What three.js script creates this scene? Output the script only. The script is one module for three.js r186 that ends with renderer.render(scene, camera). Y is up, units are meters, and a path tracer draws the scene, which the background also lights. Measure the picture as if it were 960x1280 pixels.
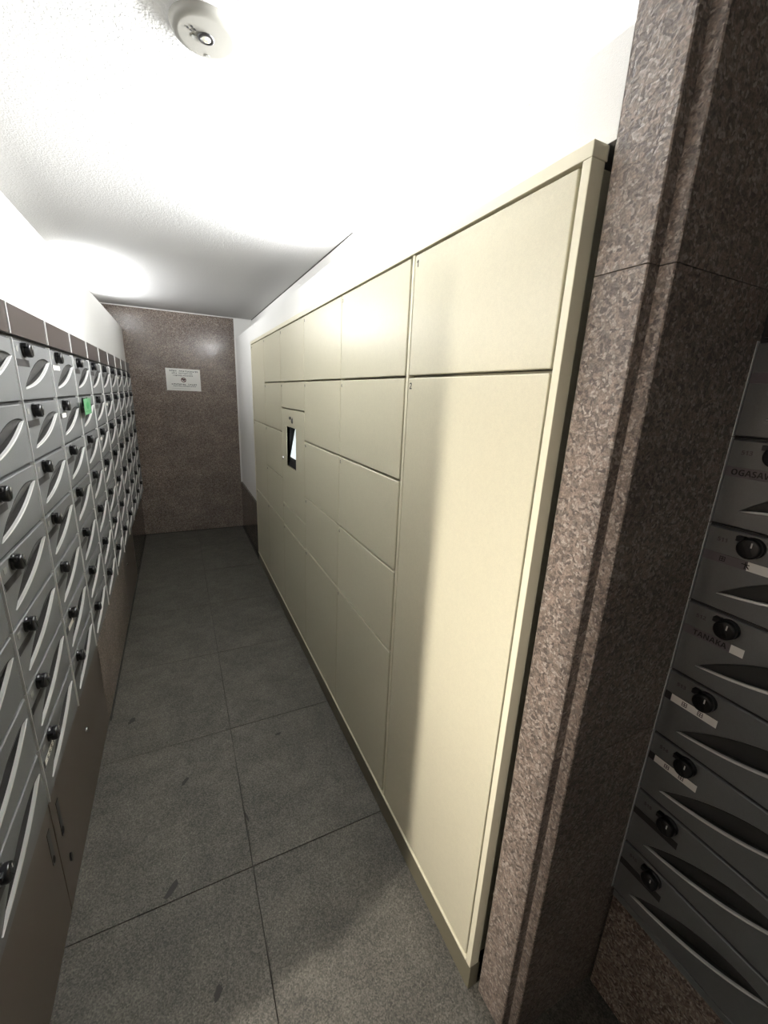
import * as THREE from 'three';
import { RoundedBoxGeometry } from 'three/addons/geometries/RoundedBoxGeometry.js';
import { mergeGeometries } from 'three/addons/utils/BufferGeometryUtils.js';
import { FontLoader } from 'three/addons/loaders/FontLoader.js';
import { RectAreaLightUniformsLib } from 'three/addons/lights/RectAreaLightUniformsLib.js';
RectAreaLightUniformsLib.init();

// ---------------------------------------------------------------- camera, exposure, lights
const scene = new THREE.Scene();
scene.background = new THREE.Color(0x050505);
const camera = new THREE.PerspectiveCamera(2 * Math.atan(640 / 516.9) * 180 / Math.PI, 0.75, 0.02, 50);
camera.rotation.order = 'YXZ';
camera.position.set(0, 1.5, 0);
camera.rotation.set(-0.2727, -0.4644, 0.0465);
const renderer = new THREE.WebGLRenderer({ antialias: true });
renderer.toneMapping = THREE.LinearToneMapping;
renderer.toneMappingExposure = 1.3;
renderer.outputColorSpace = THREE.SRGBColorSpace;
renderer.shadowMap.enabled = true;

const COVE_RIGHT = 780, COVE_LEFT = 110, ALCOVE = 9, SCREEN = 3;
const LIGHT_COLOR = 0xfafcff;

// ---------------------------------------------------------------- helpers
let seedState = 20471;
function rnd() { seedState = (seedState + 0x6d2b79f5) | 0; let t = Math.imul(seedState ^ (seedState >>> 15), 1 | seedState); t = (t + Math.imul(t ^ (t >>> 7), 61 | t)) ^ t; return ((t ^ (t >>> 14)) >>> 0) / 4294967296; }
const used = new Map();
function numbered(name) { const n = used.get(name) || 0; used.set(name, n + 1); return n ? `${name}_${String(n).padStart(3, '0')}` : name; }
function shade(m) { m.castShadow = true; m.receiveShadow = true; return m; }
function part(name, geo, mat, parent, label) {
  const m = shade(new THREE.Mesh(geo, mat)); m.name = name;
  if (label) m.userData.label = label;
  parent.add(m); return m;
}
function thing(name, label, category, pos = [0, 0, 0], turn = 0, group) {
  const o = new THREE.Group(); o.name = numbered(name); o.position.set(...pos); o.rotation.y = turn;
  o.userData = { label, category }; if (group) o.userData.group = group;
  scene.add(o); return o;
}
function structure(name) { const o = new THREE.Group(); o.name = name; o.userData = { kind: 'structure' }; scene.add(o); return o; }
// uv in metres from the dominant normal of every triangle
function uvMetres(g, ox = 0, oy = 0) {
  const n = g.index ? g.toNonIndexed() : g; const p = n.attributes.position, nn = n.attributes.normal, uv = new Float32Array(p.count * 2);
  for (let i = 0; i < p.count; i += 3) {
    let a = 0, b = 0, c = 0;
    for (let k = 0; k < 3; k++) { a += nn.getX(i + k); b += nn.getY(i + k); c += nn.getZ(i + k); }
    a = Math.abs(a); b = Math.abs(b); c = Math.abs(c);
    for (let k = 0; k < 3; k++) {
      const j = i + k, x = p.getX(j), y = p.getY(j), z = p.getZ(j);
      const [u, v] = a >= b && a >= c ? [z, y] : b >= c ? [x, z] : [x, y];
      uv[2 * j] = u + ox; uv[2 * j + 1] = v + oy;
    }
  }
  n.setAttribute('uv', new THREE.BufferAttribute(uv, 2)); return n;
}
function box(x0, x1, y0, y1, z0, z1, ox = 0, oy = 0) {
  const g = new THREE.BoxGeometry(x1 - x0, y1 - y0, z1 - z0); g.translate((x0 + x1) / 2, (y0 + y1) / 2, (z0 + z1) / 2); return uvMetres(g, ox, oy);
}
function rbox(x0, x1, y0, y1, z0, z1, r = 0.0015, seg = 2, ox = 0, oy = 0) {
  const g = new RoundedBoxGeometry(x1 - x0, y1 - y0, z1 - z0, seg, r); g.translate((x0 + x1) / 2, (y0 + y1) / 2, (z0 + z1) / 2); return uvMetres(g, ox, oy);
}
function plain(g) { const n = g.index ? g.toNonIndexed() : g.clone(); for (const k of Object.keys(n.attributes)) if (!['position', 'normal', 'uv'].includes(k)) n.deleteAttribute(k); return n; }
const join = (list) => mergeGeometries(list.map(plain), false);

// ---------------------------------------------------------------- textures
function dataTex(size, fn, srgb, metres) {
  const d = new Uint8Array(size * size * 4);
  for (let y = 0; y < size; y++) for (let x = 0; x < size; x++) {
    const c = fn(x, y), i = 4 * (y * size + x);
    d[i] = Math.max(0, Math.min(255, c[0])); d[i + 1] = Math.max(0, Math.min(255, c[1])); d[i + 2] = Math.max(0, Math.min(255, c[2])); d[i + 3] = 255;
  }
  const t = new THREE.DataTexture(d, size, size); t.wrapS = t.wrapT = THREE.RepeatWrapping; t.magFilter = THREE.LinearFilter; t.minFilter = THREE.LinearFilter;
  if (srgb) t.colorSpace = THREE.SRGBColorSpace;
  t.repeat.set(1 / metres, 1 / metres); t.needsUpdate = true; return t;
}
function noiseGrid(n) { const a = new Float32Array(n * n); for (let i = 0; i < a.length; i++) a[i] = rnd(); return (u, v) => { // u, v in 0..1, tiles
  let x = u * n, y = v * n; let xi = Math.floor(x), yi = Math.floor(y); let fx = x - xi, fy = y - yi; fx = fx * fx * (3 - 2 * fx); fy = fy * fy * (3 - 2 * fy);
  const m = (q) => ((q % n) + n) % n, A = a[m(yi) * n + m(xi)], B = a[m(yi) * n + m(xi + 1)], C = a[m(yi + 1) * n + m(xi)], D = a[m(yi + 1) * n + m(xi + 1)];
  return A + (B - A) * fx + (C - A) * fy + (A - B - C + D) * fx * fy; }; }
function voronoi(n) { const px = new Float32Array(n * n), py = new Float32Array(n * n), id = new Float32Array(n * n); for (let i = 0; i < n * n; i++) { px[i] = rnd(); py[i] = rnd(); id[i] = rnd(); }
  const m = (q) => ((q % n) + n) % n;
  return (u, v) => { const x = u * n, y = v * n, xi = Math.floor(x), yi = Math.floor(y); let best = 9, second = 9, who = 0;
    for (let j = -1; j <= 1; j++) for (let i = -1; i <= 1; i++) { const k = m(yi + j) * n + m(xi + i), dx = xi + i + px[k] - x, dy = yi + j + py[k] - y, d = dx * dx + dy * dy;
      if (d < best) { second = best; best = d; who = id[k]; } else if (d < second) second = d; }
    return [who, Math.sqrt(second) - Math.sqrt(best)]; }; }
const S = 1024;
const warpA = noiseGrid(64), warpB = noiseGrid(64), cloud = noiseGrid(7), fineN = noiseGrid(400), midN = noiseGrid(40);
const v1 = voronoi(110), v2 = voronoi(170);
const graniteHeight = new Float32Array(S * S), graniteTone = new Float32Array(S * S);
function graniteAt(x, y) {
  const u = x / S, v = y / S; const wu = u + (warpA(u, v) - 0.5) * 0.012, wv = v + (warpB(u, v) - 0.5) * 0.012;
  const [a] = v1(wu, wv), [b] = v2(wu + 0.003, wv); const f = fineN(u, v), c = cloud(u, v);
  let col = a < 0.16 ? [93, 83, 76] : a < 0.5 ? [122, 109, 99] : a < 0.78 ? [137, 122, 111] : a < 0.92 ? [154, 143, 133] : [112, 104, 97];
  if (b < 0.13) col = [78, 70, 65]; else if (b > 0.88) col = [170, 161, 151];
  const mean = [124, 111, 101]; col = col.map((q, n) => mean[n] + 0.68 * (q - mean[n]));
  const k = 0.78 + 0.38 * f + 0.14 * (c - 0.5); return [col.map((q) => q * k), a, b];
}
const graniteMap = dataTex(S, (x, y) => { const [c, a, b] = graniteAt(x, y); graniteTone[y * S + x] = a; graniteHeight[y * S + x] = 0.5 * a + 0.5 * b; return c; }, true, 0.75);
const graniteRough = dataTex(S, (x, y) => { const a = graniteHeight[y * S + x]; const r = 14 + 46 * a * a; return [r, r, r]; }, false, 0.75);
const graniteBump = dataTex(S, (x, y) => { const a = graniteHeight[y * S + x]; return [255 * a, 255 * a, 255 * a]; }, false, 0.75);
const stuccoA = noiseGrid(100), stuccoB = noiseGrid(200), stuccoC = noiseGrid(40);
const stucco = dataTex(512, (x, y) => { const u = x / 512, v = y / 512; const q = 255 * Math.pow(0.5 * stuccoA(u, v) + 0.25 * stuccoB(u, v) + 0.25 * stuccoC(u, v), 1.3); return [q, q, q]; }, false, 0.36);
const fl1 = voronoi(240), fl2 = noiseGrid(9), fl3 = noiseGrid(350), fl4 = noiseGrid(22);
const floorMap = dataTex(S, (x, y) => { const u = x / S, v = y / S; const [a] = fl1(u, v); const base = 76 + (a - 0.5) * 34 + (fl3(u, v) - 0.5) * 26 + (fl2(u, v) - 0.5) * 10 + (fl4(u, v) - 0.5) * 10; return [base, base * 0.965, base * 0.87]; }, true, 0.8);
const floorBump = dataTex(S, (x, y) => { const u = x / S, v = y / S; const [a] = fl1(u, v); const q = 255 * (0.5 * a + 0.5 * fl3(u, v)); return [q, q, q]; }, false, 0.8);
const peel = dataTex(512, (x, y) => { const u = x / 512, v = y / 512; const q = 255 * (0.6 * stuccoB(u, v) + 0.4 * stuccoA(u, v)); return [q, q, q]; }, false, 0.12);
const brushN = noiseGrid(256);
const speck = dataTex(512, (x, y) => { const u = x / 512, v = y / 512; const q = 238 + 12 * (brushN(u, v) - 0.3) + 4 * (midN(u, v) - 0.5); return [q, q, q]; }, true, 0.25);

// ---------------------------------------------------------------- materials
const std = (o) => new THREE.MeshStandardMaterial(o);
const M = {
  granite: std({ map: graniteMap, roughnessMap: graniteRough, roughness: 1, bumpMap: graniteBump, bumpScale: 0.0004 }),
  graniteRoughFace: std({ map: graniteMap, roughness: 0.5, bumpMap: graniteBump, bumpScale: 0.0008 }),
  tile: std({ map: floorMap, roughness: 0.72, bumpMap: floorBump, bumpScale: 0.0006 }),
  joint: std({ color: 0x2f2c28, roughness: 0.95 }),
  plaster: std({ color: 0xe9e8e4, roughness: 0.85, bumpMap: peel, bumpScale: 0.0003 }),
  ceiling: std({ color: 0xbfbebc, roughness: 0.95, bumpMap: stucco, bumpScale: 0.0012 }),
  whitePlastic: std({ color: 0xb4b2aa, roughness: 0.45 }),
  lampFace: std({ color: 0x7d7b74, roughness: 0.5 }),
  greyPlastic: std({ color: 0x85857f, roughness: 0.5 }),
  beige: std({ color: 0xdad4ba, map: speck, roughness: 0.31, bumpMap: peel, bumpScale: 0.00006 }),
  beigeDark: std({ color: 0x8b8670, roughness: 0.5 }),
  beigeEdge: std({ color: 0xdfd9c0, roughness: 0.33 }),
  plinth: std({ color: 0x6e6957, roughness: 0.45 }),
  gap: std({ color: 0x23211c, roughness: 0.8 }),
  silver: std({ color: 0x757676, map: speck, roughness: 0.42, metalness: 0.35, bumpMap: peel, bumpScale: 0.0001 }),
  silverInside: std({ color: 0x3e3d3b, roughness: 0.5, metalness: 0.3 }),
  silverLip: std({ color: 0xd9d9d6, roughness: 0.3, metalness: 0.3 }),
  carcass: std({ color: 0x2e2e2e, roughness: 0.6, metalness: 0.3 }),
  aluminium: std({ color: 0xd4d4d2, roughness: 0.35, metalness: 0.2 }),
  header: std({ color: 0x3c3431, roughness: 0.3, metalness: 0.3 }),
  black: std({ color: 0x0b0b0e, roughness: 0.28 }),
  blackMatt: std({ color: 0x0a0a0a, roughness: 0.7 }),
  plate: std({ color: 0x232121, roughness: 0.45 }),
  plateGrey: std({ color: 0x625d60, roughness: 0.5 }),
  paper: std({ color: 0xe8e6e0, roughness: 0.8 }),
  ink: std({ color: 0x191817, roughness: 0.7 }),
  inkGrey: std({ color: 0x4a4745, roughness: 0.7 }),
  darkSteel: std({ color: 0x5e544c, roughness: 0.4, metalness: 0.2 }),
  scuff: std({ color: 0x2c2a26, roughness: 0.8 }),
  chrome: std({ color: 0xdadada, roughness: 0.12, metalness: 1 }),
  green: std({ color: 0x4b7c55, roughness: 0.5 }),
  greenDark: std({ color: 0x1d6a35, roughness: 0.5 }),
};

// ---------------------------------------------------------------- the shell
const END = -4.743, CEIL = 2.188, NEAR = 1.3, LEFT = -0.392, RIGHT = 0.583, LIP = 2.0;
{ // floor: 63 cm stone tiles on a dark screed
  const floor = structure('floor');
  part('screed', box(-1.4, 1.3, -0.12, -0.006, END - 0.1, NEAR + 0.1), M.joint, floor);
  const xs = [-1.153, -0.523, 0.107, 0.737, 1.2], zs = []; for (let z = -1.05 - 6 * 0.632; z < NEAR; z += 0.632) zs.push(z);
  for (let i = 0; i < 4; i++) for (let k = 0; k < zs.length - 1; k++) {
    const z0 = Math.max(zs[k], END), z1 = zs[k + 1]; if (z1 < END) continue;
    part('tile', rbox(xs[i] + 0.0012, xs[i + 1] - 0.0012, -0.02, 0 - 0.0004 * rnd(), z0 + 0.0012, Math.min(z1, NEAR) - 0.0012, 0.001, 1, rnd() * 3, rnd() * 3), M.tile, floor);
  }
  // dark open joint where the tiles meet the walls
  part('edge_joint', box(LEFT, LEFT + 0.009, -0.004, 0.0006, END, -1.945), M.gap, floor);
  part('edge_joint', box(LEFT, RIGHT, -0.004, 0.0006, END, END + 0.02), M.gap, floor);
  part('edge_joint', box(RIGHT - 0.012, RIGHT, -0.004, 0.0006, END, -3.64), M.gap, floor);
  // dark scuffs trodden into the stone
  const scuffs = [[-0.3, -1.907, 0.011, 0.02, 0.7], [-0.13, -1.084, 0.011, 0.03, 0.75], [-0.084, -1.474, 0.009, 0.02, 0.7], [0.112, -1.231, 0.004, 0.022, -0.2], [-0.022, -0.782, 0.009, 0.017, 0.6], [0.3, -1.568, 0.012, 0.008, 0]];
  for (const [x, z, a, b, r] of scuffs) { const sh = new THREE.Shape(); for (let i = 0; i < 14; i++) { const t = i / 14 * Math.PI * 2, q = 0.75 + 0.5 * rnd(); i ? sh.lineTo(a * q * Math.cos(t), b * q * Math.sin(t)) : sh.moveTo(a * q * Math.cos(t), b * q * Math.sin(t)); }
    const g = new THREE.ExtrudeGeometry(sh, { depth: 0.0004, bevelEnabled: false }); g.rotateX(-Math.PI / 2); g.rotateY(-r); g.translate(x, 0, z); part('scuff_mark', g, M.scuff, floor); }
}
{ const c = structure('ceiling');
  part('ceiling_slab', box(-1.5, 1.4, CEIL, CEIL + 0.15, END - 0.1, NEAR + 0.1), M.ceiling, c);
  part('shadow_gap', box(0.756, 0.7605, CEIL - 0.004, CEIL, END, -1.95), M.gap, c);
  part('edge_bead', box(-0.62, 0.76, CEIL - 0.007, CEIL, END, END + 0.007), M.plaster, c); }
{ const w = structure('wall_end');
  part('masonry', box(-0.75, 1.1, 0, CEIL, END - 0.15, END - 0.02), M.gap, w);
  for (const [y0, y1] of [[0, 0.8395], [0.8405, 1.6905], [1.6915, CEIL]]) part('granite_slab', box(-0.62, RIGHT, y0, y1, END - 0.02, END, 0.37 * y1, 0.21), M.granite, w);
  part('plaster_return', box(RIGHT, 0.76, 0.0, CEIL, END - 0.02, END), M.plaster, w); }
{ const w = structure('wall_left');
  part('plaster_wall', box(-0.62, LEFT, 0.714, LIP, END, -0.53), M.plaster, w);
  part('granite_panel', box(LEFT - 0.002, LEFT + 0.001, 0.714, 1.645, END, -3.63), M.granite, w); }
{ const w = structure('wall_left_core');
  part('cove_back', box(-0.75, -0.62, 0, CEIL, END, -0.53), M.plaster, w);
  part('wall_core', box(-0.62, LEFT - 0.022, 0, 0.714, END, -0.545), M.joint, w); }
{ const w = structure('wall_left_end'); part('granite_panel', box(LEFT - 0.02, LEFT, 0.0, 0.714, END, -3.656, 0.4, 0.3), M.granite, w); }
{ const w = structure('wall_left_base'); part('granite_panel', box(LEFT - 0.02, LEFT, 0, 0.714, -2.989, -1.946, 0.4, 0.3), M.graniteRoughFace, w); }
{ const w = structure('wall_left_near'); // the alcove beside the mailboxes and the pier that mirrors the right one
  part('alcove_far_wall', box(-1.05, -0.62, 0, CEIL, -0.63, -0.53), M.graniteRoughFace, w);
  part('alcove_back', box(-1.15, -1.05, 0, CEIL, -0.63, 0), M.graniteRoughFace, w);
  part('granite_pier', box(-0.37, -0.33, 0, CEIL, -0.36, -0.1), M.graniteRoughFace, w);
  part('alcove_near_wall', box(-1.05, -0.37, 0, CEIL, -0.2, -0.1), M.graniteRoughFace, w);
  part('plaster_wall', box(-0.7, -0.6, 0, CEIL, -0.1, NEAR), M.plaster, w); }
{ const w = structure('wall_right');
  part('plaster_wall', box(RIGHT + 0.0135, 1.07, 0.516, LIP, END, -3.642), M.plaster, w);
  part('granite_panel', box(RIGHT, 1.07, 0, 0.514, END, -3.642), M.granite, w);
  part('plaster_bulkhead', box(RIGHT + 0.0135, 1.07, 1.869, LIP, -3.642, -0.504), M.plaster, w);
  part('cove_back', box(0.76, 1.07, LIP, CEIL, END, -0.504), M.plaster, w);
  part('locker_niche_back', box(0.97, 1.07, 0, 1.869, -3.642, -0.504), M.plaster, w); }
{ const w = structure('wall_pier'); // granite wall end with a rebated corner, in stacked slabs
  for (const [y0, y1] of [[0, 0.838], [0.8395, 1.6915], [1.693, CEIL]]) {
    const s = new THREE.Shape(); [[0.597, -0.504], [0.597, -0.421], [0.599, -0.419], [0.622, -0.419], [0.622, -0.399], [0.624, -0.397], [1.25, -0.397], [1.25, -0.504]].forEach(([x, z], i) => i ? s.lineTo(x, -z) : s.moveTo(x, -z));
    const g = new THREE.ExtrudeGeometry(s, { depth: y1 - y0, bevelEnabled: false }); g.rotateX(-Math.PI / 2); g.translate(0, y0, 0); part('granite_slab', uvMetres(g, y0 * 0.7, y0 * 1.3), M.graniteRoughFace, w);
  }
  part('core', box(0.61, 1.24, 0, CEIL, -0.5, -0.43), M.gap, w); }
{ const w = structure('wall_right_near');
  part('granite_base', rbox(0.886, 1.25, 0.0, 0.33, -0.392, -0.05, 0.004, 2, 0.5, 0.1), M.granite, w);
  part('granite_wall', box(0.886, 1.25, 1.703, CEIL, -0.397, NEAR, 0.2, 0.6), M.granite, w);
  part('granite_wall', box(0.886, 1.25, 0, 1.703, -0.05, NEAR, 0.2, 0.1), M.granite, w);
  part('backing', box(1.1, 1.25, 0.33, 1.703, -0.397, -0.05), M.gap, w); }
{ const w = structure('wall_back'); part('plaster_wall', box(-1.4, 1.25, 0, CEIL, NEAR, NEAR + 0.1), M.plaster, w); }

// ---------------------------------------------------------------- parcel lockers (front faces -x: local x = towards the camera end, local z = out of the front)
const font = await new FontLoader().loadAsync('fonts/droid/droid_sans_bold.typeface.json');
function letters(text, size, depth = 0.0003) {
  const g = new THREE.ExtrudeGeometry(font.generateShapes(text, size), { depth, bevelEnabled: false, curveSegments: 3 }); return g;
}
const FRONT = 0.57, TOP = 1.868, INNER = 1.846, KICK = 0.0923, PITCH = 0.515;
const lockerTurn = -Math.PI / 2;
const SCREEN_HOLE = [0.127, 0.338, 1.077, 1.307]; // control panel opening: x0, x1, y0, y1
const lockers = [ // index from the far end, door heights from top, numbers
  { labels: 'beige parcel locker column at the far end, with three plain doors', rows: [INNER, 1.263, 0.685, KICK], num: [26, 27, 28] },
  { labels: 'beige parcel locker column just left of the control panel, five doors high', rows: [INNER, 1.5535, 1.263, 0.974, 0.685, KICK], num: [21, 22, 23, 24, 25] },
  { labels: 'beige locker column holding the control panel with its black recessed screen', rows: [INNER, 1.5535, 1.4065, 0.822, 0.675, KICK], num: [13, 14, null, 16, 17], panel: 2 },
  { labels: 'beige parcel locker column just right of the control panel, five doors high', rows: [INNER, 1.5535, 1.263, 0.974, 0.685, KICK], num: [8, 9, 10, 11, 12] },
  { labels: 'beige five-door parcel locker column beside the tall locker, doors numbered 3 to 7', rows: [INNER, 1.5535, 1.263, 0.974, 0.685, KICK], num: [3, 4, 5, 6, 7] },
  { labels: 'nearest beige locker column with big doors numbered 1 and 2, beside the granite pier', rows: [INNER, 1.5535, KICK], num: [1, 2], near: true },
];
lockers.forEach((L, i) => {
  const z0 = -3.62 + i * PITCH; // far edge
  const t = thing('parcel_locker', L.labels, 'locker', [FRONT, 0, z0], lockerTurn, 'parcel locker columns along the right wall');
  const W = PITCH, wide = L.near ? 0.5 : W; // local x from 0 (far) to W (near)
  const x0 = L.near ? 0.018 : 0.002, x1 = L.near ? 0.505 : W - (i === 4 ? 0.006 : 0.002);
  // body as five boards so that the recess can be seen into
  const B = -0.37, F = -0.02;
  const body = [box(0.0005, W - 0.0005, KICK, INNER, B, B + 0.01)];
  for (const y of L.rows) body.push(box(0.002, W - 0.002, y - (y === INNER ? 0.004 : 0.002), y + (y === KICK ? 0.004 : 0.002) - (y === INNER ? 0.002 : 0), B, F));
  part('carcass', join(body), M.beigeDark, t);
  for (const [a, b] of [[0.0003, 0.0017], [W - 0.0017, W - 0.0003]]) part('side_panel', box(a, b, KICK, INNER, B, -0.0035), M.beigeEdge, t);
  if (L.near) part('mullion', rbox(0.0035, 0.0145, KICK, INNER, -0.02, -0.0005, 0.0015), M.beigeEdge, t);
  for (let r = 0; r < L.rows.length - 1; r++) {
    const y1 = L.rows[r] - 0.0035, y0 = L.rows[r + 1] + 0.0035;
    if (L.panel === r) {
      const p = part('control_panel', panelGeometry(x0, x1, y0, y1), M.beige, t);
      controlPanel(p, x0, x1, y0, y1);
    } else {
      const d = part('door', rbox(x0, x1, y0, y1, -0.02, 0, 0.0028, 2, rnd(), rnd()), M.beige, t);
      if (L.num[r] != null) { const s = L.near ? 0.0165 : 0.0125; const g = letters(String(L.num[r]), s); g.translate(x0 + 0.008, y1 - 0.012 - s, 0.0001); part('number', g, M.ink, d); }
    }
  }
});
function panelGeometry(x0, x1, y0, y1) {
  const s = new THREE.Shape(); s.moveTo(x0, y0); s.lineTo(x1, y0); s.lineTo(x1, y1); s.lineTo(x0, y1); s.closePath();
  const h = new THREE.Path(); const [a, b, c, d] = SCREEN_HOLE; h.moveTo(a, c); h.lineTo(a, d); h.lineTo(b, d); h.lineTo(b, c); h.closePath(); s.holes.push(h);
  const g = new THREE.ExtrudeGeometry(s, { depth: 0.016, bevelEnabled: true, bevelSize: 0.0018, bevelThickness: 0.0018, bevelOffset: -0.0018, bevelSegments: 2 }); g.translate(0, 0, -0.0178); return uvMetres(g);
}
function controlPanel(p, x0, x1, y0, y1) {
  const [a, b, c, d] = SCREEN_HOLE, deep = 0.052;
  const quad = (q) => { const g = new THREE.BufferGeometry(); g.setAttribute('position', new THREE.Float32BufferAttribute([...q[0], ...q[1], ...q[2], ...q[0], ...q[2], ...q[3]], 3)); g.setAttribute('uv', new THREE.Float32BufferAttribute([0, 0, 1, 0, 1, 1, 0, 0, 1, 1, 0, 1], 2)); g.computeVertexNormals(); return g; };
  const zb = -0.009; // the slope leans back from the sill
  part('recess', join([quad([[a, c, -0.002], [a, c, zb], [a, d, -deep], [a, d, -0.002]]), quad([[b, c, zb], [b, c, -0.002], [b, d, -0.002], [b, d, -deep]]), quad([[a, d, -deep], [b, d, -deep], [b, d, -0.002], [a, d, -0.002]]), quad([[a, c, -0.002], [b, c, -0.002], [b, c, zb], [a, c, zb]]), quad([[a, c, zb], [b, c, zb], [b, d, -deep], [a, d, -deep]])]), M.blackMatt, p, 'black screen recess');
  const at = (f) => [c + f * (d - c), zb + f * (-deep - zb) + 0.003];
  const [ya, za] = at(0.23), [yb, zc] = at(0.93), m = 0.02;
  part('screen', quad([[a + m, ya, za], [b - m, ya, za], [b - m, yb, zc], [a + m, yb, zc]]), new THREE.MeshStandardMaterial({ color: 0xdfe6e6, roughness: 0.3, emissive: 0xdfeaea, emissiveIntensity: 0.7 }), p, 'white lit screen');
  const l = new THREE.RectAreaLight(0xe8f2f2, SCREEN, b - a - 2 * m, 0.18); l.position.set((a + b) / 2, (ya + yb) / 2 + 0.004, (za + zc) / 2 + 0.006); l.castShadow = true; p.add(l); const tgt = new THREE.Vector3((a + b) / 2, (ya + yb) / 2 + 0.6, (za + zc) / 2 + 1); l.lookAt(tgt); l.rotation.set(-Math.atan2(0.6, 1), Math.PI, 0, 'YXZ'); l.rotation.set(Math.atan2(0.6, 1), Math.PI, 0, 'YXZ');
  // small emblem above the screen: two dots and a hook
  const em = [new THREE.CylinderGeometry(0.007, 0.007, 0.0006, 14).rotateX(Math.PI / 2).translate(-0.035, 0.004, 0), new THREE.TorusGeometry(0.012, 0.0035, 4, 14, Math.PI * 1.1).translate(-0.005, -0.002, 0), new THREE.TorusGeometry(0.011, 0.0035, 4, 16).translate(0.034, -0.01, 0), new THREE.BoxGeometry(0.006, 0.03, 0.0006).translate(0.045, -0.004, 0)];
  const eg = join(em); eg.translate((a + b) / 2, 1.354, 0.0003); part('emblem', eg, M.inkGrey, p);
  const lock = new THREE.CylinderGeometry(0.009, 0.01, 0.005, 18).rotateX(Math.PI / 2).translate(x0 + 0.028, 1.108, 0.002); const lk = part('key_lock', lock, M.chrome, p); part('keyhole', new THREE.BoxGeometry(0.0018, 0.008, 0.001).translate(x0 + 0.028, 1.108, 0.0047), M.black, lk);
}
{ const len = 3.104, at = [FRONT, 0, -3.62]; // trims round the bank: far end 0 .. near end
  const rail = thing('top_rail', 'beige metal rail running along the top of the parcel lockers', 'rail', [FRONT, INNER, -3.62], lockerTurn);
  part('rail', rbox(-0.018, len, 0.0005, TOP - INNER, -0.03, 0.003, 0.0015), M.beigeEdge, rail);
  const side = thing('end_panel', 'beige metal end panel of the lockers, next to the granite pier', 'panel', [FRONT, KICK - 0.006, -3.62 + len], lockerTurn);
  part('panel', rbox(-0.016, 0, 0, INNER - KICK + 0.006, -0.026, 0.003, 0.0015), M.beigeEdge, side);
  const far = thing('end_panel', 'narrow beige metal end stile at the far end of the lockers, by the white wall', 'panel', [FRONT, KICK, -3.62], lockerTurn);
  part('panel', rbox(-0.018, -0.001, 0, INNER - KICK, -0.025, 0.002, 0.0015), M.beigeEdge, far);
  const kick = thing('plinth', 'dark kick plinth with a light sill along the foot of the parcel lockers', 'plinth', at, lockerTurn);
  part('kick_board', box(-0.018, len, 0, KICK - 0.0075, -0.03, -0.001), M.plinth, kick, 'dark olive kick board');
  part('sill', rbox(-0.018, len - 0.017, KICK - 0.0075, KICK - 0.0005, -0.025, 0.003, 0.001), M.beigeEdge, kick);
}

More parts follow.
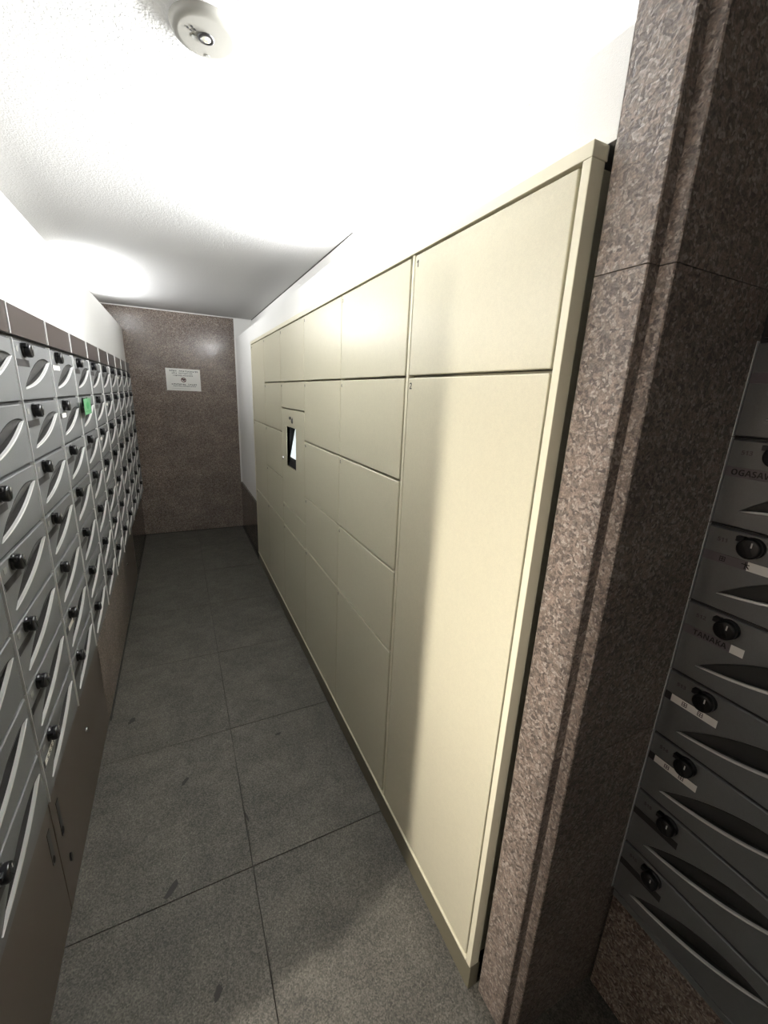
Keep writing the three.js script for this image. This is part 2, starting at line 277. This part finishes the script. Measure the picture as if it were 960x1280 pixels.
// ---------------------------------------------------------------- mailboxes (local x to the right, y up, z out of the front)
function mailboxShapes(W, H, k) { // k scales the fittings
  const w = W - 0.004, h = H - 0.0045, g = {};
  const tip = [0.037 * W / 0.28, 0.2 * H], end = [0.262 * W / 0.28, 0.705 * H];
  const low = new THREE.QuadraticBezierCurve(new THREE.Vector2(...tip), new THREE.Vector2(0.17 * W / 0.28, 0.26 * H), new THREE.Vector2(...end));
  const up = new THREE.CubicBezierCurve(new THREE.Vector2(...tip), new THREE.Vector2(0.1 * W / 0.28, 0.56 * H), new THREE.Vector2(0.19 * W / 0.28, 0.86 * H), new THREE.Vector2(...end));
  const n = 14, lo = low.getPoints(n), hi = up.getPoints(n);
  const s = new THREE.Shape(); s.moveTo(0.002, 0.002); s.lineTo(w, 0.002); s.lineTo(w, h); s.lineTo(0.002, h); s.closePath();
  const hole = new THREE.Path(); lo.forEach((p, i) => i ? hole.lineTo(p.x, p.y) : hole.moveTo(p.x, p.y)); for (let i = n - 1; i > 0; i--) hole.lineTo(hi[i].x, hi[i].y); hole.closePath(); s.holes.push(hole);
  g.door = new THREE.ExtrudeGeometry(s, { depth: 0.0045, bevelEnabled: true, bevelThickness: 0.0018, bevelSize: 0.0016, bevelOffset: -0.0016, bevelSegments: 1, curveSegments: 1 }); g.door.translate(0, 0, -0.0063); g.door = uvMetres(g.door);
  const D2 = 0.013 * k;
  const strip = (A, za, B, zb) => { const p = []; for (let i = 0; i < n; i++) { const a = A[i], b = A[i + 1], c = B[i + 1], d = B[i]; const Z = (q, i) => (typeof q === 'function' ? q(i) : q); p.push(a.x, a.y, Z(za, i), b.x, b.y, Z(za, i + 1), c.x, c.y, Z(zb, i + 1), a.x, a.y, Z(za, i), c.x, c.y, Z(zb, i + 1), d.x, d.y, Z(zb, i)); }
    const q = new THREE.BufferGeometry(); q.setAttribute('position', new THREE.Float32BufferAttribute(p, 3)); q.setAttribute('uv', new THREE.Float32BufferAttribute(new Float32Array(p.length / 3 * 2), 2)); q.computeVertexNormals(); return q; };
  const ends = (i) => Math.pow(Math.sin(Math.PI * (0.05 + 0.9 * i / n)), 0.4);
  const wid = (i) => 0.0031 * k * ends(i) * (i === 0 || i === n ? 0.3 : 1);
  const gap = (i) => Math.max(0.0005, hi[i].y - lo[i].y), clampY = (i, q) => lo[i].y + Math.min(q, 0.45 * gap(i) + (i === 0 || i === n ? 0 : 0.0015));
  const inner = lo.map((p, i) => new THREE.Vector2(p.x - 0.25 * wid(i), clampY(i, wid(i))));
  const below = lo.map((p) => new THREE.Vector2(p.x, p.y - 0.0018));
  const deep = (i) => -0.003 - D2 * Math.sin(Math.PI * i / n);
  g.lip = join([strip(lo, () => 0.0019, inner, () => 0.0012), strip(below, () => -0.001, lo, () => 0.0019), strip(inner, () => 0.0012, inner, () => -0.004)]);
  g.recess = join([strip(inner, () => -0.0035, lo, deep), strip(lo, deep, hi, (i) => -0.0015 - 0.25 * D2 * Math.sin(Math.PI * i / n)), strip(hi, (i) => -0.0015 - 0.25 * D2 * Math.sin(Math.PI * i / n), hi, () => 0)]);
  g.body = box(0.0005, W - 0.0005, 0.0005, H - 0.0005, -0.105, -0.028 * k);
  g.flange = join([box(0.0005, W - 0.0005, 0.0005, 0.004, -0.03 * k, -0.006), box(0.0005, W - 0.0005, H - 0.0045, H - 0.0005, -0.03 * k, -0.006), box(0.0005, 0.004, 0.004, H - 0.0045, -0.03 * k, -0.006), box(W - 0.004, W - 0.0005, 0.004, H - 0.0045, -0.03 * k, -0.006)]);
  g.casing = join([g.body, g.flange]);
  g.trim = rbox(-0.0009, 0.001, 0.0008, H - 0.0008, -0.02, 0.0022, 0.0005, 1);
  const R = 0.0142 * k, kh = 0.0155 * k, kx = 0.067 * W / 0.28, ky = H - 0.0205 * k;
  const prof = [[0, kh], [R * 0.8, kh], [R * 0.95, kh * 0.93], [R, kh * 0.8], [R, kh * 0.42], [R * 0.9, kh * 0.34], [R * 0.9, kh * 0.24], [R * 1.05, kh * 0.2], [R * 1.05, 0]].reverse().map(([a, b]) => new THREE.Vector2(a, b));
  const dial = new THREE.LatheGeometry(prof, 20); dial.rotateX(Math.PI / 2); dial.translate(kx, ky, 0);
  const grip = rbox(-R * 0.2, R * 0.2, -R * 0.75, R * 0.75, 0, kh * 1.04, 0.0006, 1); grip.rotateZ(0.5); grip.translate(kx, ky, 0);
  const tab = rbox(-R * 1.25, -R * 0.6, R * 0.45, R * 0.95, kh * 0.1, kh * 0.7, 0.0006, 1); tab.translate(kx, ky, 0);
  g.dial = join([dial, tab]); g.grip = grip;
  g.mark = new THREE.BoxGeometry(R * 0.12, R * 0.5, 0.0006).translate(kx + R * 0.25, ky + R * 0.45, kh + 0.0003);
  g.plate = rbox(0.012 * W / 0.28, 0.094 * W / 0.28, 0.565 * H, 0.68 * H, -0.001, 0.0007, 0.0004, 1);
  g.card = box(0.018 * W / 0.28, 0.088 * W / 0.28, 0.575 * H, 0.67 * H, 0.0007, 0.0011);
  g.cardHalf = box(0.032 * W / 0.28, 0.08 * W / 0.28, 0.575 * H, 0.67 * H, 0.0007, 0.0011);
  g.digitPlate = rbox(0.02 * W / 0.28, 0.034 * W / 0.28, H - 0.026 * k, H - 0.015 * k, -0.001, 0.0006, 0.0003, 1);
  return g;
}
const words = ['one', 'two', 'three', 'four', 'five', 'six', 'seven', 'eight', 'nine', 'ten', 'eleven'];
function makeMailbox(g) {
  const o = new THREE.Group();
  part('casing', g.casing, M.carcass, o); const d = part('door', g.door, M.silver, o);
  part('recess', g.recess, M.silverInside, d); part('lip', g.lip, M.silverLip, d, 'bright curved lip');
  const k = part('dial', g.dial, M.black, o); part('grip', g.grip, M.black, k); part('mark', g.mark, M.paper, k);
  part('name_plate', g.plate, M.plate, o); part('number_plate', g.digitPlate, M.greyPlastic, o); part('edge_trim', g.trim, M.aluminium, o);
  return o;
}
const LW = 0.28, LH = 0.12365, LZ = -1.105, LX = -0.281, LB = 0.7145;
const gL = mailboxShapes(LW, LH, 1), protoL = makeMailbox(gL);
const whiteCards = { '1,1': 'card', '1,2': 'cardHalf', '0,6': 'cardHalf', '-1,7': 'card', '3,3': 'cardHalf', '4,2': 'cardHalf', '3,4': 'cardHalf', '3,6': 'cardHalf', '4,5': 'cardHalf', '6,1': 'cardHalf' };
for (let k = -2; k <= 8; k++) for (let r = 1; r <= 7; r++) {
  const o = protoL.clone(); o.name = numbered('mailbox');
  o.position.set(LX, LB + (7 - r) * LH, LZ - k * LW); o.rotation.y = Math.PI / 2;
  const card = whiteCards[`${k},${r}`];
  o.userData = { label: `grey mailbox${card ? ' with white name slip' : k === 2 && r === 2 ? ' behind green tag' : ''}, left bank, row ${words[r - 1]} down, column ${words[8 - k]} from end wall`, category: 'mailbox', group: 'mailboxes of the left bank' };
  if (card) { const c = part('name_slip', gL[card], M.paper, o, 'white name slip'); if (card === 'card') { const bars = []; for (let q = 0; q < 4; q++) bars.push(box(0.03 + q * 0.014, 0.039 + q * 0.014, 0.59 * LH, 0.6 * LH, 0.0011, 0.0013), box(0.033 + q * 0.014, 0.0355 + q * 0.014, 0.588 * LH, 0.655 * LH, 0.0011, 0.0013), box(0.03 + q * 0.014, 0.039 + q * 0.014, 0.63 * LH, 0.64 * LH, 0.0011, 0.0013)); part('lettering', join(bars), M.ink, c); } }
  scene.add(o);
}
{ const t = thing('cover_strip', 'dark brown metal cover strip of panels along the top of the left mailboxes', 'panel', [LX, LB + 7 * LH, LZ + 2 * LW], Math.PI / 2);
  const y0 = 0.006, y1 = 0.0645; part('backing', box(0, 11 * LW, 0, y1, -0.105, -0.01), M.carcass, t);
  for (let k = 0; k < 11; k++) { part('panel', rbox(k * LW + 0.002, (k + 1) * LW - 0.002, y0, y1, -0.01, 0, 0.001, 1), M.header, t); part('edge_trim', rbox(k * LW - 0.0012, k * LW + 0.0016, y0, y1, -0.012, 0.0022, 0.0005, 1), M.aluminium, t); } }
{ // green tag hung over one dial
  const u = -0.022, t = thing('green_tag', 'small green paper tag hung over a dial in the second row of left mailboxes', 'tag', [LX + 0.0168, LB + 5 * LH + 0.066, LZ - 2 * LW - u], Math.PI / 2);
  const card = part('card', rbox(0, 0.118, 0, 0.05, -0.0006, 0.0006, 0.0005, 1), M.green, t);
  const leaf = new THREE.CylinderGeometry(0.012, 0.012, 0.0006, 20).rotateX(Math.PI / 2).scale(1.8, 1, 1).translate(0.06, 0.028, 0.0008);
  part('emblem', join([leaf, new THREE.BoxGeometry(0.07, 0.003, 0.0006).translate(0.06, 0.01, 0.0008)]), M.greenDark, card, 'dark green print');
  part('loop', new THREE.TorusGeometry(0.0165, 0.001, 5, 18).translate(0.089, 0.037, -0.004), M.greenDark, t); }

const RW = 0.31, RH = 0.1585, RX = 0.882, RZ = -0.397, RTOP = 1.6175;
const gR = mailboxShapes(RW, RH, 1.27), protoR = makeMailbox(gR);
protoR.children.filter((c) => c.name === 'number_plate' || c.name === 'name_plate').forEach((c) => protoR.remove(c));
const rightLooks = [
  ['with a grey name strip, top of the right bank under the dark cover', null, 'NA', 'grey'], ['with grey strip reading OGASAWARA, second from top of the right bank', '513', 'OGASAWARA', 'grey'], ['half-white name strip, numbered 511, third from top of right bank', '511', null, 'half'],
  ['with a grey strip reading TANAKA, fourth from top of the right bank', '512', 'TANAKA', 'grey2'], ['with white name slip, upper of two such on the right bank', '513', null, 'white'], ['with white name slip, lower of two such on the right bank', '514', null, 'white'],
  ['with an empty strip, second from bottom of the right bank', '515', null, 'none'], ['with an empty strip, bottom one of the right bank above the granite base', '516', null, 'none']];
const kanji = (x, y, s) => { const b = []; for (const [a, c, d, e] of [[0, 0, 1, 0.12], [0, 0.88, 1, 1], [0, 0.44, 1, 0.56], [0, 0, 0.12, 1], [0.88, 0, 1, 1], [0.44, 0, 0.56, 1]]) b.push(box(x + a * s, x + d * s, y + c * s, y + e * s, 0, 0.0003)); return b; };
rightLooks.forEach(([look, num, name, strip], r) => {
  const o = protoR.clone(); o.name = numbered('mailbox'); o.position.set(RX, RTOP - (r + 1) * RH, RZ); o.rotation.y = -Math.PI / 2;
  o.userData = { label: 'grey mailbox ' + look, category: 'mailbox', group: 'mailboxes of the right bank' };
  const y0 = 0.565 * RH, y1 = 0.675 * RH;
  const plate = part('name_plate', rbox(0.003, 0.098, y0, y1, -0.001, 0.0006, 0.0004, 1), strip === 'none' || strip === 'white' ? M.plate : M.plateGrey, o);
  if (strip === 'white') { const c = part('name_slip', box(0.016, 0.1, y0 + 0.0005, y1 - 0.0005, 0.0006, 0.001), M.paper, o, 'white name slip'); const q = join([...kanji(0.037, y0 + 0.004, 0.0095), ...kanji(0.066, y0 + 0.004, 0.0095)]); q.translate(0, 0, 0.001); part('lettering', q, M.inkGrey, c); }
  if (strip === 'half') { const c = part('name_slip', box(0.074, 0.13, y0 + 0.0005, y1 - 0.0005, 0.0006, 0.001), M.paper, o, 'white name slip'); const q = join([new THREE.BoxGeometry(0.012, 0.0016, 0.0003).translate(0.071, y0 + 0.011, 0.0012), new THREE.BoxGeometry(0.0016, 0.013, 0.0003).translate(0.071, y0 + 0.009, 0.0012), new THREE.BoxGeometry(0.0016, 0.008, 0.0003).rotateZ(0.7).translate(0.0745, y0 + 0.007, 0.0012)]); part('lettering', q, M.ink, c); part('lettering', join(kanji(0.031, y0 + 0.004, 0.009)).translate(0, 0, 0.0006), M.ink, plate); }
  if (strip === 'grey2') part('name_slip', box(0.085, 0.106, y0 + 0.0005, y1 - 0.0005, 0.0006, 0.0009), M.paper, o, 'end of a pale name slip');
  if (name) { const g = letters(name, 0.0105); g.translate(name === 'TANAKA' ? 0.022 : name === 'NA' ? 0.06 : 0.012, y0 + 0.0035, 0.0006); part('lettering', g, M.ink, plate); }
  if (num) { const g = letters(num, 0.0075); g.translate(0.0195, 0.815 * RH, 0); part('number', g, M.inkGrey, o); }
  scene.add(o);
});
{ const t = thing('cover_strip', 'dark metal cover strip on top of the right mailboxes, in deep shade', 'panel', [RX, RTOP, RZ], -Math.PI / 2);
  part('backing', box(0, RW, 0, 0.084, -0.105, -0.008), M.carcass, t); part('panel', rbox(0.006, RW - 0.002, 0.004, 0.084, -0.008, 0, 0.001, 1), M.header, t); }
{ const t = thing('base_rail', 'grey metal rail under the lowest mailbox of the right bank', 'rail', [RX, 0.3305, RZ], -Math.PI / 2);
  part('rail', rbox(0.006, RW, 0, 0.0185, -0.1, 0, 0.0015, 1), M.silver, t); }

// ---------------------------------------------------------------- low steel doors under the left mailboxes
function lowDoor(z0, z1, label, lockAt, slots) { // z0 far, z1 near; front faces +x
  const t = thing('access_door', label, 'cabinet door', [LEFT - 0.02, 0.004, z1], Math.PI / 2, 'low steel doors under the left mailboxes');
  const w = z1 - z0;
  const leaf = part('leaf', rbox(0.0015, w - 0.0015, 0, 0.706, 0, 0.02, 0.001, 1), M.darkSteel, t);
  for (const [z, y0, y1] of slots) { const u = z1 - z; const s = new THREE.Shape(); const q = 0.011; s.moveTo(u - q, y0 + q); s.absarc(u, y0 + q, q, Math.PI, 2 * Math.PI); s.lineTo(u + q, y1); s.lineTo(u - q, y1); s.closePath();
    const h = part('pull_handle', new THREE.ExtrudeGeometry(s, { depth: 0.0015, bevelEnabled: false, curveSegments: 8 }).translate(0, -0.004, 0.0195), M.black, leaf, 'black flush pull');
    part('finger_cup', new THREE.SphereGeometry(0.008, 14, 8, 0, Math.PI * 2, 0, Math.PI / 2).rotateX(Math.PI / 2).scale(0.9, 1.6, 0.5).translate(u, y0 + 0.014, 0.0205), M.plate, h); }
  if (lockAt) { const c = part('lock', new THREE.LatheGeometry([[0.0001, 0.006], [0.006, 0.0055], [0.0085, 0.003], [0.009, 0]].reverse().map((p) => new THREE.Vector2(...p)), 18).rotateX(Math.PI / 2).translate(z1 - lockAt[0], lockAt[1] - 0.004, 0.02), M.chrome, leaf); part('keyhole', new THREE.BoxGeometry(0.0015, 0.006, 0.0008).translate(z1 - lockAt[0], lockAt[1] - 0.004, 0.0262), M.black, c); }
  return t;
}
lowDoor(-1.14, -0.545, 'nearest dark steel door under the left mailboxes, with a black flush pull', null, [[-1.1, 0.245, 0.36]]);
const mid = lowDoor(-1.945, -1.142, 'middle dark steel door under the left mailboxes, with black pull and chrome lock', [-1.582, 0.268], [[-1.195, 0.235, 0.36]]);
{ const g = new THREE.CylinderGeometry(0.012, 0.012, 0.006, 16).rotateX(Math.PI / 2).scale(0.55, 1.3, 1).translate(0.065, 0.126, 0.022); part('latch', g, M.plate, mid); }
lowDoor(-3.655, -2.99, 'farthest dark steel door under the left mailboxes, with a small chrome lock', [-3.15, 0.302], []);

// ---------------------------------------------------------------- emergency light on the ceiling
{ const t = thing('emergency_light', 'round white emergency light with a small lens on the ceiling', 'light', [0.112, CEIL, -1.118]);
  part('housing', new THREE.LatheGeometry([[0, -0.014], [0.05, -0.014], [0.06, -0.012], [0.0655, -0.007], [0.067, 0]].map((p) => new THREE.Vector2(...p)), 56), M.lampFace, t);
  const lens = part('lens_ring', new THREE.LatheGeometry([[0.008, -0.013], [0.009, -0.0165], [0.013, -0.017], [0.0155, -0.0155], [0.016, -0.0135]].map((p) => new THREE.Vector2(...p)), 32), M.plate, t, 'dark lens ring');
  part('lens', new THREE.SphereGeometry(0.0095, 20, 10).scale(1, 0.45, 1).translate(0, -0.0145, 0), new THREE.MeshPhysicalMaterial({ color: 0xf4f3e6, roughness: 0.05, clearcoat: 1 }), lens);
  part('light_chip', new THREE.BoxGeometry(0.006, 0.0012, 0.006).translate(0.001, -0.0182, 0), std({ color: 0xd9d37a, roughness: 0.4 }), lens);
  const dot = (x, z, r, m, name) => part(name, new THREE.CylinderGeometry(r, r, 0.001, 16).translate(x, -0.0143, z), m, t);
  for (const [x, z] of [[-0.028, 0.008], [-0.021, 0.013], [-0.027, 0.018], [-0.034, 0.012]]) dot(x, z, 0.0022, M.ink, 'vent_hole');
  dot(-0.022, -0.006, 0.0048, M.greyPlastic, 'test_button'); dot(0.006, -0.048, 0.0045, M.greyPlastic, 'status_window'); }

// ---------------------------------------------------------------- notice on the end wall
{ const c = document.createElement('canvas'); c.width = 768; c.height = 520; const x = c.getContext('2d'); x.fillStyle = '#e6e5df'; x.fillRect(0, 0, 768, 520);
  const glyph = (px, py, s, col) => { x.fillStyle = col; const k = s / 8, n = 3 + Math.floor(rnd() * 3); for (let i = 0; i < n; i++) { const a = Math.floor(rnd() * 7); x.fillRect(px + (rnd() < 0.4 ? 0 : s * 0.15), py + a * k, s * (0.6 + 0.3 * rnd()), k * 0.8); } for (let i = 0; i < 2 + n % 2; i++) { const a = Math.floor(rnd() * 7); x.fillRect(px + a * k, py + s * 0.08, k * 0.8, s * (0.55 + 0.4 * rnd())); } };
  const line = (x0, y, s, n, col, gap) => { for (let i = 0; i < n; i++) { if (gap && i === gap) continue; glyph(x0 + i * s * 1.08, y, s, col); } };
  line(80, 36, 40, 15, '#3b4440', 4); line(130, 92, 36, 12, '#525a58', 3); line(150, 148, 30, 14, '#33302f');
  x.lineWidth = 17; x.strokeStyle = '#5a2724'; x.beginPath(); x.arc(384, 262, 50, 0, 7); x.stroke(); x.fillStyle = '#332826'; x.beginPath(); x.ellipse(384, 250, 40, 18, 0, 0, 7); x.fill(); x.fillRect(366, 256, 36, 30); x.beginPath(); x.moveTo(350, 226); x.lineTo(420, 298); x.stroke();
  line(110, 352, 38, 14, '#3a3f3c', 8); line(150, 400, 28, 17, '#4b514d'); x.fillStyle = '#8a8d88'; x.fillRect(110, 470, 420, 4);
  const tex = new THREE.CanvasTexture(c); tex.colorSpace = THREE.SRGBColorSpace;
  const t = thing('notice', 'white paper notice with a round prohibition mark on the granite end wall', 'sign', [0.086, 1.463, END + 0.001]);
  part('backing', rbox(-0.154, 0.154, 0, 0.208, 0, 0.0022, 0.0008, 1), M.paper, t);
  const sheet = new THREE.PlaneGeometry(0.306, 0.205); sheet.translate(0, 0.104, 0.0026); part('sheet', sheet, std({ map: tex, roughness: 0.75 }), t); }

// ---------------------------------------------------------------- lamps
function coveLamp(x, z0, z1, side, power, label) { // batten in the trough above the wall lip; shines up and out
  const t = thing('cove_lamp', label, 'lamp', [x, LIP, (z0 + z1) / 2]);
  const L = z1 - z0;
  part('batten', rbox(-0.022, 0.022, 0, 0.028, -L / 2, L / 2, 0.003), M.whitePlastic, t);
  const tube = new THREE.CylinderGeometry(0.014, 0.014, L - 0.06, 20).rotateX(Math.PI / 2).translate(0, 0.052, 0);
  part('lamp_tube', tube, new THREE.MeshStandardMaterial({ color: 0xffffff, emissive: 0xfff8ee, emissiveIntensity: 3, roughness: 0.4 }), t, 'glowing lamp tube');
  for (const s of [-1, 1]) part('end_cap', rbox(-0.018, 0.018, 0.02, 0.07, s * (L / 2 - 0.018) - 0.012, s * (L / 2 - 0.018) + 0.012, 0.003), M.whitePlastic, t);
  const l = new THREE.RectAreaLight(LIGHT_COLOR, power, 0.028, L - 0.06); l.position.set(side * 0.011, 0.066, 0); l.castShadow = true; t.add(l);
  // face the light along (side*0.8, 0.6): a rect light shines along its own -z; its height runs along the tube
  const dir = new THREE.Vector3(side * 0.72, 0.7, 0).normalize(), zAxis = dir.clone().negate(), yAxis = new THREE.Vector3(0, 0, 1), xAxis = new THREE.Vector3().crossVectors(yAxis, zAxis);
  l.quaternion.setFromRotationMatrix(new THREE.Matrix4().makeBasis(xAxis, yAxis, zAxis));
}
coveLamp(0.683, -1.95, -0.78, -1, COVE_RIGHT, 'fluorescent batten in the trough above the parcel lockers');
coveLamp(-0.475, -4.25, -3.0, 1, COVE_LEFT, 'fluorescent batten in the trough above the far left mailboxes');
{ const t = thing('wall_lamp', 'small shaded wall lamp in the alcove just left of the camera', 'lamp', [-1.05, 1.5, -0.328], Math.PI / 2);
  part('back_plate', new THREE.CylinderGeometry(0.024, 0.026, 0.012, 28).rotateX(Math.PI / 2).translate(0, 0.07, 0.006), M.whitePlastic, t);
  part('stem', new THREE.CylinderGeometry(0.006, 0.006, 0.14, 14).rotateX(Math.PI / 2).translate(0, 0.07, 0.078), M.whitePlastic, t);
  part('lamp_shade', new THREE.LatheGeometry([[0.001, 0.064], [0.03, 0.062], [0.05, 0.05], [0.06, -0.004], [0.058, -0.004], [0.048, 0.048], [0.03, 0.06], [0.001, 0.062]].map((p) => new THREE.Vector2(...p)), 36).translate(0, 0, 0.146), M.plate, t);
  part('lamp_bulb', new THREE.SphereGeometry(0.026, 18, 12).translate(0, 0, 0.146), new THREE.MeshStandardMaterial({ color: 0xffffff, emissive: 0xfff6e8, emissiveIntensity: 4 }), t, 'glowing bulb');
  const l = new THREE.PointLight(0xfff8ee, ALCOVE, 0, 2); l.position.set(0, 0, 0.146); l.castShadow = true; l.shadow.radius = 1.2; t.add(l); }

renderer.render(scene, camera);
